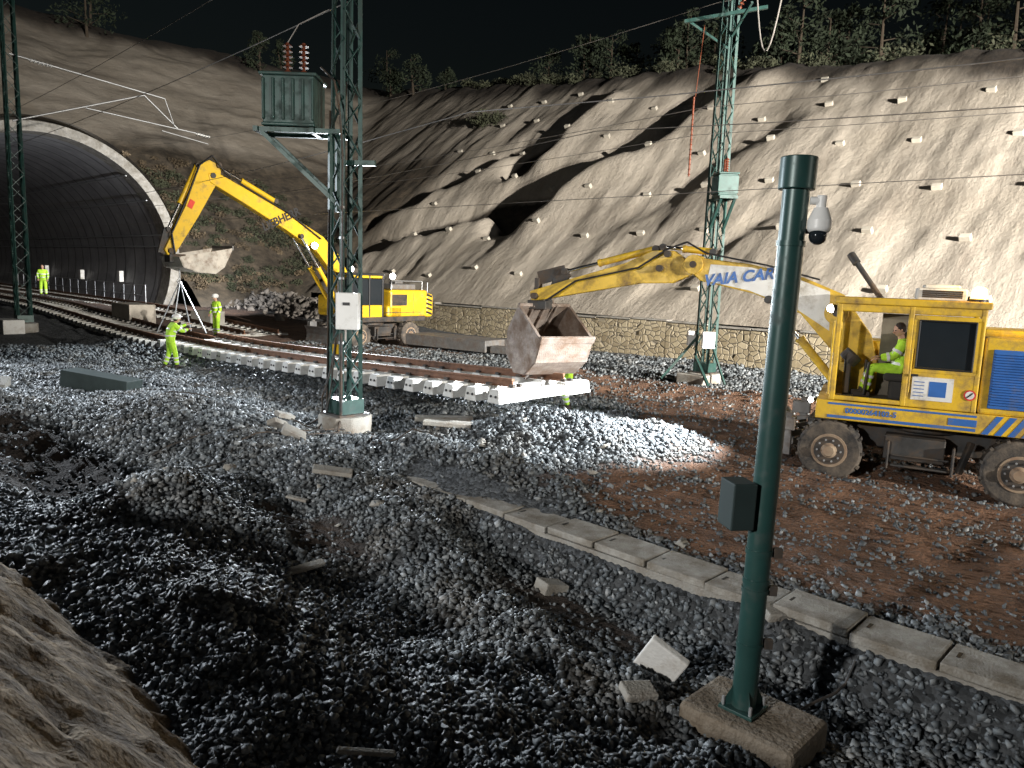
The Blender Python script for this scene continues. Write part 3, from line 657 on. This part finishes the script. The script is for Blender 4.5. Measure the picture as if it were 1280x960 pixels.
g=o.part('interior_panel',intm);g.box((.1,y0+.06,2.3),(1.5,.03,1.5));g.box((.4,.75,1.53),(2.0,.85,.04));g.box((-.3,.75,2.2),(.06,.8,1.3))
st=o.part('operator_seat',seatm,bevel=.05);st.box((.5,.75,1.95),(.5,.5,.14));st.box((.27,.75,2.3),(.14,.48,.7));st.box((.5,.75,1.72),(.3,.3,.35))
st=o.part('control_console',dkmet,bevel=.02);st.box((1.35,.65,1.9),(.12,.3,.65));st.cyl((1.05,1.0,1.6),(1.0,1.0,2.2),.025);st.cyl((1.05,.5,1.6),(1.05,.5,2.2),.025);st.cyl((1.38,.65,2.15),(1.25,.65,2.3),.17,seg=20)
n=o.part('notice_plate',white);n.box((-.0,y1+.004,1.83),(.62,.008,.4))
n=o.part('notice_text',blue);n.box((-.08,y1+.01,1.83),(.26,.004,.26))
for i in range(5): n.box((.2,y1+.01,1.7+.06*i),(.16,.004,.014))
n=o.part('prohibition_sign',M('sign_red',(.6,.03,.03),.5),smooth=True);n.cyl((-.56,y1+.004,1.78),(-.56,y1+.01,1.78),.09,seg=24);n2=o.part('prohibition_sign_face',white,smooth=True);n2.cyl((-.56,y1+.008,1.78),(-.56,y1+.013,1.78),.066,seg=24);n3=o.part('prohibition_bar',black);n3.box((-.56,y1+.016,1.78),(.12,.004,.02),(0,.8,0))
n=o.part('grab_rails',yel,smooth=True);n.tube([(1.62,1.3,1.6),(1.62,1.32,2.9)],.018);n.tube([(.36,1.3,1.75),(.36,1.32,2.5)],.015)
n=o.part('door_handle',black,bevel=.005);n.box((.3,y1+.02,2.05),(.14,.03,.04))
en=o.part('engine_housing',yel,bevel=.04);en.box((-1.75,0,2.12),(2.1,2.44,1.28));en.box((-.1,-.75,2.0),(2.9,.9,1.0));en.box((-1.2,-.2,2.8),(.9,1.2,.12))
bl=o.part('radiator_grille',blue,bevel=.01);bl.box((-1.5,1.235,2.08),(1.35,.03,.98));louvres(bl,-2.15,-.85,1.64,2.52,1.26,20)
cw=o.part('counterweight',yel,bevel=.08);cw.box((-2.95,0,1.85),(.5,2.44,1.2))
w=o.part('air_conditioner',white,bevel=.03);w.box((.0,.75,3.43),(.75,.7,.2));w.box((.0,.75,3.56),(.55,.5,.06))
w=o.part('ac_grille',dkmet);louvres(w,-.3,.3,3.37,3.5,1.11,4)
w=o.part('beacon_base',black,smooth=True);w.cyl((-.55,1.0,3.32),(-.55,1.0,3.38),.14,seg=20)
w=o.part('beacon_lamp',beaconm,smooth=True);w.cyl((-.55,1.0,3.38),(-.55,1.0,3.52),.13,.115,seg=24);w.sph((-.55,1.0,3.52),.115,(1,1,.6))
w=o.part('roof_guard_pipe',dkmet,smooth=True);w.cyl((.9,.1,3.3),(1.45,-.05,4.05),.05);w.cyl((1.38,.0,3.95),(1.5,-.1,4.12),.075)
w=o.part('exhaust_stack',dkmet,smooth=True);w.cyl((-1.6,-.6,2.7),(-1.6,-.6,3.3),.07)
bm_=o.part('boom',yel,bevel=.02)
bm_.prism([(.7,1.6),(1.1,1.55),(1.7,2.3),(2.3,2.95),(3.2,3.3),(4.3,3.52),(4.55,3.75),(4.4,4.0),(3.3,3.88),(2.3,3.65),(1.55,3.35),(1.0,2.6)],-.45,-.05)
pf=o.part('boom_white_panel',white);pf.prism([(1.75,2.65),(2.35,3.02),(3.3,3.36),(4.15,3.52),(4.1,3.86),(3.3,3.82),(2.35,3.6),(1.8,3.4)],-.06,-.044)
o.text('boom_lettering','VAIA CAR',(3.55,-.036,3.61),.31,blue,tilt=.14,shear=.3)
kn=o.part('boom_knuckle',yel,smooth=True,bevel=.01);kn.cyl((4.45,-.5,3.85),(4.45,0,3.85),.2,seg=20);kn.cyl((1.65,-.5,3.0),(1.65,0,3.0),.22,seg=20)
kp=o.part('pins',dkmet,smooth=True)
for x,z in((4.45,3.85),(1.65,3.0),(5.15,3.75),(8.0,3.05),(5.0,4.05)): kp.cyl((x,-.54,z),(x,.04,z),.07,seg=14)
am=o.part('arm',yel,bevel=.015)
am.prism([(4.3,3.72),(4.9,3.45),(5.6,3.42),(7.2,3.1),(8.1,2.92),(8.15,3.15),(7.2,3.45),(5.9,3.85),(5.35,4.12),(4.9,4.12)],-.4,-.1)
hyd(o,'arm_cylinder',(4.1,-.25,4.12),(5.15,-.25,4.2),.6,.07);hyd(o,'bucket_cylinder',(5.3,-.25,4.16),(7.35,-.25,3.62),.62,.075)
hyd(o,'boom_cylinder',(1.5,.05,1.6),(2.9,.05,3.2),.55,.08)
lk=o.part('bucket_linkage',dkmet,bevel=.01);lk.beam((7.35,-.25,3.62),(7.55,-.25,3.25),.09,.3);lk.beam((7.35,-.25,3.62),(8.0,-.25,3.45),.07,.3);lk.beam((8.0,-.25,3.45),(8.0,-.25,2.75),.1,.25);lk.box((7.95,-.25,2.85),(.45,.4,.2))
hs=o.part('hydraulic_hoses',black,smooth=True)
for k in(-.02,.03): hs.tube([(2.0,k,3.62),(3.0,k,3.87),(4.2,k,4.08),(4.6,k,4.3),(5.0,k,4.15),(5.6,k,3.75),(7.0,k,3.42),(7.7,k,2.95)],.018)
B=Obj('bucket',(7.75,-.25,2.0),math.radians(-38));B.e.parent=o.e
prof=[(-.95,.12),(-.72,-.38),(-.25,-.7),(.3,-.72),(.72,-.3),(.66,.25),(.15,.82)]
hwid=.66
bk=B.part('bucket_shell',bucketm,solid=.035);bk.strip(prof,-hwid,hwid)
for y in(-hwid,hwid): bk.bm.faces.new([bk.bm.verts.new((x,y,z)) for x,z in prof])
bt=B.part('bucket_edge_and_ribs',bucketm,bevel=.01);bt.box((-.96,0,.13),(.07,2*hwid+.06,.16),(0,-.5,0))
for y in(-hwid,hwid): bt.beam((-.95,y,.12),(.15,y,.82),.07,.05)
bt.box((.15,0,.84),(.1,2*hwid,.08))
for y in(-.3,0,.3): bt.beam((.1,y,.85),(.68,y,.2),.05,.12);
for y in(-.22,.22): bt.prism([(.1,.8),(.5,.4),(.62,.75),(.35,1.0),(.15,1.0)],y-.025,y+.025)
B.done()
ch=o.part('lifting_chains',dkmet,smooth=True);
for a,b_ in(((7.9,-.6,1.35),(7.75,-1.1,1.2)),((7.9,.1,1.35),(7.95,.45,1.2)),((7.9,-.25,1.35),(8.2,-.2,1.1))): ch.cyl(a,b_,.022,seg=6)
lamp(o,(1.72,.62,3.1),.075,(1,.6,-.2));lamp(o,(1.9,1.0,1.42),.05,(.7,1,0))
o.done();EXR=o.e
X_=.28
e=person((0,0,0),0,dict(pelvis=(.22+X_,.75,2.08),spine=(.2+X_,.75,2.25),chest=(.2+X_,.75,2.48),neck=(.24+X_,.75,2.63),head=(.29+X_,.77,2.78),face=(1,.5,-.3),shL=(.2+X_,.93,2.54),elL=(.34+X_,1.0,2.3),wrL=(.55+X_,1.0,2.27),shR=(.2+X_,.57,2.54),elR=(.34+X_,.5,2.3),wrR=(.55+X_,.5,2.27),hiL=(.25+X_,.85,2.07),knL=(.68+X_,.88,2.08),anL=(.75+X_,.88,1.65),hiR=(.25+X_,.65,2.07),knR=(.68+X_,.62,2.08),anR=(.8+X_,.62,1.65)),False,'excavator_operator')
e.location=EXR.location;e.rotation_euler=EXR.rotation_euler
# left machine
LY=math.atan2(-.78,-.62)
o=rig('wheeled_excavator',(-6.6,34,gz(-6.6,34)),LY,LY);o.ym=yel2
p=o.part('deck',dkmet,bevel=.02);p.box((-.3,0,1.25),(4.2,2.4,.22))
en=o.part('engine_housing',yel2,bevel=.1);en.box((-1.35,0,1.95),(2.3,2.45,1.2));en.box((.9,-.75,1.8),(2.0,.9,.9));en.box((-.5,.8,1.6),(.9,.85,.5))
gr=o.part('side_grille',dkmet,bevel=.01);gr.box((-.75,1.23,2.1),(.9,.02,.5));louvres(gr,-1.15,-.35,1.9,2.35,1.24,6)
gr.box((-1.6,1.23,1.95),(.015,.02,1.0));gr.box((-.2,1.23,1.95),(.015,.02,1.0));gr.box((-1.0,1.23,1.55),(2.2,.02,.03))
cw=o.part('counterweight',yel2,bevel=.15);cw.box((-2.65,0,1.85),(.55,2.45,1.1))
hz=o.part('hazard_stripes',black)
for i in range(5): hz.poly([(-2.45,1.232,1.5+.2*i),(-2.45,1.232,1.6+.2*i),(-2.8,1.232,1.75+.2*i-.25),(-2.8,1.232,1.65+.2*i-.25)])
p=o.part('top_tank',greymet,bevel=.05);p.box((-1.3,.3,2.68),(1.5,1.2,.25));p.box((-2.0,-.4,2.75),(.5,.5,.3))
p=o.part('handrails',galv,smooth=True);p.tube([(-.3,1.15,2.55),(-.3,1.15,2.95),(-2.2,1.15,2.95),(-2.2,1.15,2.55)],.02);p.tube([(-2.7,-1.0,2.45),(-2.7,-1.0,2.9),(-2.7,1.0,2.9),(-2.7,1.0,2.45)],.02)
cb=o.part('cab_frame',black,bevel=.02)
x0,x1,y0,y1,z0,z1=.25,1.95,.3,1.22,1.36,3.2
for x in(x0,x1):
    for y in(y0,y1): cb.box((x,y,(z0+z1)/2),(.09,.09,z1-z0))
cb.box((1.1,(y0+y1)/2,z1),(1.85,1.05,.1));cb.box((1.0,y1,2.28),(.07,.08,1.8));cb.box((x1,(y0+y1)/2,1.9),(.08,.9,.06))
lw=o.part('cab_lower_panels',yel2,bevel=.02);lw.box((1.1,y1-.01,1.62),(1.66,.06,.52));lw.box((x1,(y0+y1)/2,1.55),(.06,.85,.4));lw.box((1.1,y1-.005,3.1),(1.7,.05,.12))
g=o.part('cab_glass',glass);g.box((.62,y1-.01,2.45),(.68,.02,1.12));g.box((1.48,y1-.01,2.45),(.86,.02,1.12));g.box((x1-.01,(y0+y1)/2,2.4),(.02,.82,1.3));g.box((1.1,y0,2.4),(1.6,.02,1.3));g.box((x0,(y0+y1)/2,2.5),(.02,.82,1.1))
bm_=o.part('boom',yel2,bevel=.03)
bm_.prism([(.5,1.9),(1.0,1.75),(1.8,3.1),(2.7,4.05),(4.2,4.85),(6.0,5.7),(7.45,6.35),(7.5,6.65),(7.2,6.75),(5.8,6.2),(4.0,5.45),(2.4,4.7),(1.5,3.9),(.7,2.6)],-.5,-.1)
o.text('boom_lettering','LIEBHERR',(4.45,-.085,5.26),.44,black,tilt=.44)
am=o.part('arm',yel2,bevel=.02);am.prism([(7.0,7.0),(7.45,7.15),(7.8,6.95),(8.4,5.4),(9.2,3.85),(9.1,3.65),(8.85,3.65),(7.9,5.1),(7.25,6.2),(7.0,6.6)],-.46,-.14)
hyd(o,'arm_cylinder',(4.6,-.3,5.95),(7.1,-.3,7.0),.6,.1);hyd(o,'bucket_cylinder',(7.85,-.3,6.9),(9.0,-.3,4.55),.6,.09);hyd(o,'boom_cylinder',(1.7,-.0,1.9),(3.6,-.0,4.65),.55,.09);hyd(o,'boom_cylinder_right',(1.7,-.6,1.9),(3.6,-.6,4.65),.55,.09)
hs=o.part('hydraulic_hoses',black,smooth=True)
for k in(-.06,.0): hs.tube([(2.6,k,4.6),(4.2,k,5.55),(6.0,k,6.3),(6.9,k,6.75),(7.4,k,7.3),(7.9,k,6.9),(8.4,k,5.7),(9.0,k,4.4),(8.9,k,3.7)],.025)
kp=o.part('pins',dkmet,smooth=True)
for x,z in((7.35,6.6),(9.0,3.8),(7.1,7.0)): kp.cyl((x,-.56,z),(x,-.04,z),.1,seg=14)
lk=o.part('quick_coupler',dkmet,bevel=.02);lk.box((8.75,-.3,3.55),(.6,.4,.3));lk.beam((9.0,-.3,4.55),(9.25,-.3,3.7),.08,.3)
lt=o.part('red_lamp_mark',M('red_plate',(.6,.04,.02),.4));lt.box((8.2,-.12,5.5),(.3,.02,.2),(0,1.1,0))
prof=[(6.9,4.0),(7.25,3.3),(7.6,3.05),(8.3,3.1),(8.8,3.25),(8.95,3.6)]
bk=o.part('bucket_shell',M('bright_bucket_steel',(.5,.46,.4),.5,.3,var=.2,dirt=(.2,.14,.1),dirtamt=.3),solid=.04);bk.strip(prof,-1.0,.4)
for y in(-1.0,.4): bk.bm.faces.new([bk.bm.verts.new((x,y,z)) for x,z in prof])
bk=o.part('bucket_lip',greymet);bk.box((6.9,-.3,4.0),(.06,1.44,.16))
ch=o.part('lifting_chains',galv,smooth=True)
for dx,dy in((-.7,-.6),(-.7,.5),(.6,-.6),(.6,.5)): ch.cyl((8.6,-.3,2.75),(8.6+dx,-.3+dy,.85),.022,seg=6)
ch.cyl((8.6,-.3,3.2),(8.6,-.3,2.75),.03);ch.tube([(8.6,-.3,2.85),(8.7,-.3,2.72),(8.6,-.3,2.62),(8.52,-.3,2.7)],.03)
lamp(o,(1.95,1.15,3.4),.12,(.6,1,-.1));lamp(o,(-.25,1.3,3.15),.13,(.3,1,-.1));lamp(o,(3.0,.1,4.3),.13,(.6,1,-.1));lamp(o,(2.05,.5,1.7),.08,(1,.4,0))
wb_=o.part('lamp_brackets',black);wb_.beam((-.25,1.15,2.5),(-.25,1.2,3.1),.04);wb_.box((1.9,1.05,3.28),(.1,.14,.12));wb_.beam((3.0,-.1,4.3),(3.0,.05,4.3),.05)
o.done();EXL=o.e
# ---------------- debris
def slab(name,loc,size,rot,mat=conc):
    o=Obj(name,loc,0);p=o.part('slab',mat,bevel=.015);p.box((0,0,0),size,rot);o.done()
def sl(x,y,size,rot,dz=.05,mat=conc,name='concrete_slab'): slab(name,(x,y,gz(x,y)+dz),size,rot,mat)
sl(-2.3,8.3,(.42,.13,.05),(.1,-.1,.6),.1);sl(-2.7,11.2,(.6,.25,.07),(.1,.15,.2),.1);sl(-3.1,10.7,(.35,.1,.04),(0,.1,-.3),.08)
sl(-1.5,16.6,(1.3,.3,.1),(0,0,.1),.15);sl(-1.3,15.3,(1.0,.35,.1),(0,.05,-.05),.12);sl(-4.6,15.0,(.4,.2,.1),(.2,.3,.9),.15);sl(-4.0,13.6,(.45,.3,.12),(.3,.5,.4),.12);sl(-4.4,13.9,(.4,.2,.1),(-.5,.4,1.2),.15)
sl(.55,8.6,(.38,.22,.24),(.1,.3,.7),.0);sl(1.5,6.7,(.4,.08,.5),(.3,.5,-.4),.15,concw);sl(1.2,6.1,(.3,.2,.08),(.2,.1,.3),.06)
sl(-10.8,19.5,(2.0,.6,.5),(0,.1,-.2),.25,M('dark_box',(.05,.07,.07),.5),'cable_duct_box');sl(-13.8,18.9,(1.6,.7,.25),(.2,.1,.4),.2,conc)
sl(-18.5,36.5,(2.4,1.2,1.2),(0,0,YAW),.35,M('tan_concrete',(.46,.42,.36),.9,var=.2),'concrete_block');sl(-15.5,38,(1.4,.9,.9),(0,0,YAW+.3),.3,conc,'concrete_block')
sl(-.9,4.7,(.4,.06,.03),(.05,.1,.1),.08);sl(2.9,7.4,(.5,.25,.1),(.2,.1,.3),.0)
sl(-2.6,33.5,(4.5,1.6,.5),(0,0,-.6),.35,greymet,'flat_trailer');sl(.2,31,(2.5,.5,.3),(0,0,-.6),.25,greymet,'steel_beam')
n=26;x0=rng.uniform(-5,3,n);y0=rng.uniform(9,17,n);sz=rng.uniform(.1,.2,n);stones('concrete_rubble',x0,y0,gheight(x0,y0)+.03,sz,conc,rng.random(n),.4)
o=Obj('loose_cable',(0,0,0),0);p=o.part('cable',dkmet,smooth=True)
def cab(x0,y0,x1,y1,am,ph):
    pts=[]
    for t in np.linspace(0,1,24):
        x=x0+(x1-x0)*t+am*math.sin(t*7+ph);y=y0+(y1-y0)*t+am*math.cos(t*5+ph);pts.append((x,y,gz(x,y)+.07+.05*math.sin(t*9)))
    p.tube(pts,.013,6)
cab(-3.3,15.1,-6.2,12.2,.3,0);cab(-3.4,15.0,-5.5,10.4,.4,2);cab(-3.2,15.2,-1.4,12.5,.25,1);cab(1.9,5.9,3.2,6.6,.2,0);cab(-3.6,15.2,-8,16.5,.4,3)
o.done()
# ---------------- vegetation
def leaves(name,C,R,n,ls,mat,trunks=None):
    C=np.array(C);R=np.array(R);k=len(C)
    d=rng.normal(size=(k,n,3));d/=np.linalg.norm(d,axis=-1,keepdims=True);rad=rng.random((k,n,1))**.45
    c=C[:,None]+d*rad*R[:,None];c=c.reshape(-1,3);m_=len(c)
    a=rng.normal(size=(m_,3));a/=np.linalg.norm(a,axis=1,keepdims=True);b_=np.cross(a,rng.normal(size=(m_,3)));b_/=np.linalg.norm(b_,axis=1,keepdims=True)
    sz=ls*rng.uniform(.5,1.4,(m_,1))
    v=np.stack([c-a*sz,c+b_*sz*.4,c+a*sz,c-b_*sz*.4],1).reshape(-1,3)
    return npmesh(name,v,np.arange(4*m_).reshape(-1,4),mat)
e=newobj('distant_trees',None);C=[];R=[];tp=Part('trunks',bark)
for i in range(90):
    s=rng.uniform(-75,24);q=None
    cz=16+(3.5-s)*.144
    q0=20.3+(cz-1.55)/.8
    if s<-45: q=rng.uniform(0,q0+8); 
    else: q=q0+rng.uniform(4,20)
    z=float(hill(np.array([s]),np.array([q]))[0][0])
    if z<cz-2: continue
    h=rng.uniform(3,7.5);w=W(s,q,z-.3);tp.cyl(w,w+Vector((rng.normal(0,.2),0,h*.9)),.16,.04,seg=7)
    for j in range(9):
        t=rng.uniform(.25,1);rr=(1.15-t)*h*.34+.25;a=rng.uniform(0,6.28)
        cc=w+Vector((math.cos(a)*rr*.8,math.sin(a)*rr*.8,h*t));tp.cyl(w+Vector((0,0,h*t-.4)),cc,.05,.02,seg=5);C.append(tuple(cc));R.append((rr*.75+.25,rr*.75+.25,rr*.4+.3))
t=leaves('crowns',C,R,80,.2,leaf);t.parent=e
me=bpy.data.meshes.new('trunks');tp.bm.to_mesh(me);me.materials.append(bark);t=newobj('trunks',me);t.parent=e
def bushes(name,n,fn,mat,r0,r1,ls,nl):
    C=[];R=[]
    while len(C)<n*3:
        s,q=fn();z=float(hill(np.array([s]),np.array([q]))[0][0])
        r_=rng.uniform(r0,r1)
        for k in range(3):
            w=W(s+rng.normal(0,r_*.5),q+rng.normal(0,r_*.5),z+r_*.35);C.append(tuple(w));R.append((r_,r_,r_*.7))
    leaves(name,C,R,nl,ls,mat)
bushes('hillside_scrub',110,lambda:(rng.uniform(-50,-38),rng.uniform(12,26)),scrub,.25,.75,.12,60)
bushes('dry_scrub',150,lambda:(rng.uniform(-52,-38),rng.uniform(9,24)),dry,.2,.55,.11,50)
bushes('crest_scrub',220,lambda:((lambda s:(s,20.3+(14.6+(3.5-s)*.144)/.8+rng.uniform(-.8,5)))(rng.uniform(-50,24))),scrub,.3,1.0,.14,45)
bushes('shrub',6,lambda:(rng.uniform(-38,-34.5),rng.uniform(38,39.5)),scrub,.6,1.1,.14,90)
# ---------------- light
w=bpy.data.worlds.new('World');scene.world=w;w.use_nodes=True;nt=w.node_tree
sky=nt.nodes.new('ShaderNodeTexSky');sky.sky_type='NISHITA';sky.sun_disc=False;sky.sun_elevation=math.radians(4);sky.sun_rotation=math.radians(120)
nt.links.new(sky.outputs[0],nt.nodes['Background'].inputs[0]);nt.nodes['Background'].inputs[1].default_value=.003
def spot(name,loc,tgt,P,size,blend=.8,col=(1,.95,.86),r=.15,parent=None):
    l=bpy.data.lights.new(name,'SPOT');l.energy=P;l.spot_size=math.radians(size);l.spot_blend=blend;l.color=col;l.shadow_soft_size=r
    o=newobj(name,l);o.location=loc;o.rotation_euler=(Vector(tgt)-Vector(loc)).to_track_quat('-Z','Y').to_euler()
    return o
def tower(loc,lights,h=8.6):
    o=Obj('unseen_floodlight_tower',loc,0);p=o.part('unseen_tower_mast',galv,smooth=True);p.cyl((0,0,0),(0,0,h),.08);p=o.part('unseen_tower_trailer',yel2,bevel=.05);p.box((0,0,.7),(2.2,1.3,.9));p=o.part('unseen_tower_crossbar',galv);p.box((0,0,h),(2,.08,.08));o.done()
    for tgt,P,sz,bl,c in lights: spot('unseen_floodlight',Vector(loc)+Vector((0,0,h+.6)),tgt,P,sz,bl,c,.3)
tower((37,-15,0),[((10,40,5),185000,70,1.0,(1,.95,.86))])
tower((30,-2,0),[((8,49,4),250000,72,.9,(1,.94,.86))],10.5)  # second unseen tower, added to brighten the slope but not the excavator
tower((-11,-5,0),[((-3,9,.5),11000,80,1.0,(1,.97,.93))],6)  # unseen tower behind the camera, added to lighten the foreground
tower((-25,27,0),[((-6,12.5,0),24000,62,1.0,(.85,.92,1))],6.5)  # unseen tower off to the left, added to backlight the gravel mounds
mw=lambda yaw,loc,v:(Matrix.Translation(loc)@Matrix.Rotation(yaw,4,'Z'))@Vector(v)
spot('lining_fill_light',mw(RY,(7.67,13.8,0),(1.95,.75,3.1)),(1.6,15.3,.4),11000,70,.9,(.95,.98,1),.06)
spot('lining_fill_light',mw(LY,(-6.6,34,0),(2.15,1.35,3.4)),(-5,14,0),14000,75,.9,(.85,.93,1),.06)
spot('lining_fill_light',mw(LY,(-6.6,34,0),(3.4,.3,4.4)),(-12,27,0),7000,80,.9,(.9,.96,1),.06)
spot('lining_fill_light',(-14,42,4.5),(-34,58,5),10000,100,.9,(.92,.95,1),.1)  # no fixture stands here; spot added to brighten the tunnel lining
bl_=bpy.data.lights.new('beacon_light','POINT');bl_.energy=40;bl_.color=(1,.6,.15);bl_.shadow_soft_size=.08;bo_=newobj('beacon_light',bl_);bo_.location=mw(RY,(7.67,13.8,0),(-.55,1.2,3.75))
sun=bpy.data.lights.new('sun','SUN');sun.energy=.03;sun.angle=math.radians(.5);sun.color=(.8,.88,1);so=newobj('sun',sun);so.rotation_euler=(math.radians(60),0,math.radians(30))
# ---------------- camera
cam=bpy.data.cameras.new('camera');cam.lens=26.4;cam.sensor_width=36;cam.clip_end=2000;cam.clip_start=.05
co=newobj('camera',cam);co.matrix_world=Matrix.Translation((0,0,3.4))@Matrix.Rotation(math.radians(81.8),4,'X')@Matrix.Rotation(math.radians(2.1),4,'Z')
scene.camera=co
scene.view_settings.view_transform='Standard';scene.view_settings.look='None';scene.view_settings.exposure=0
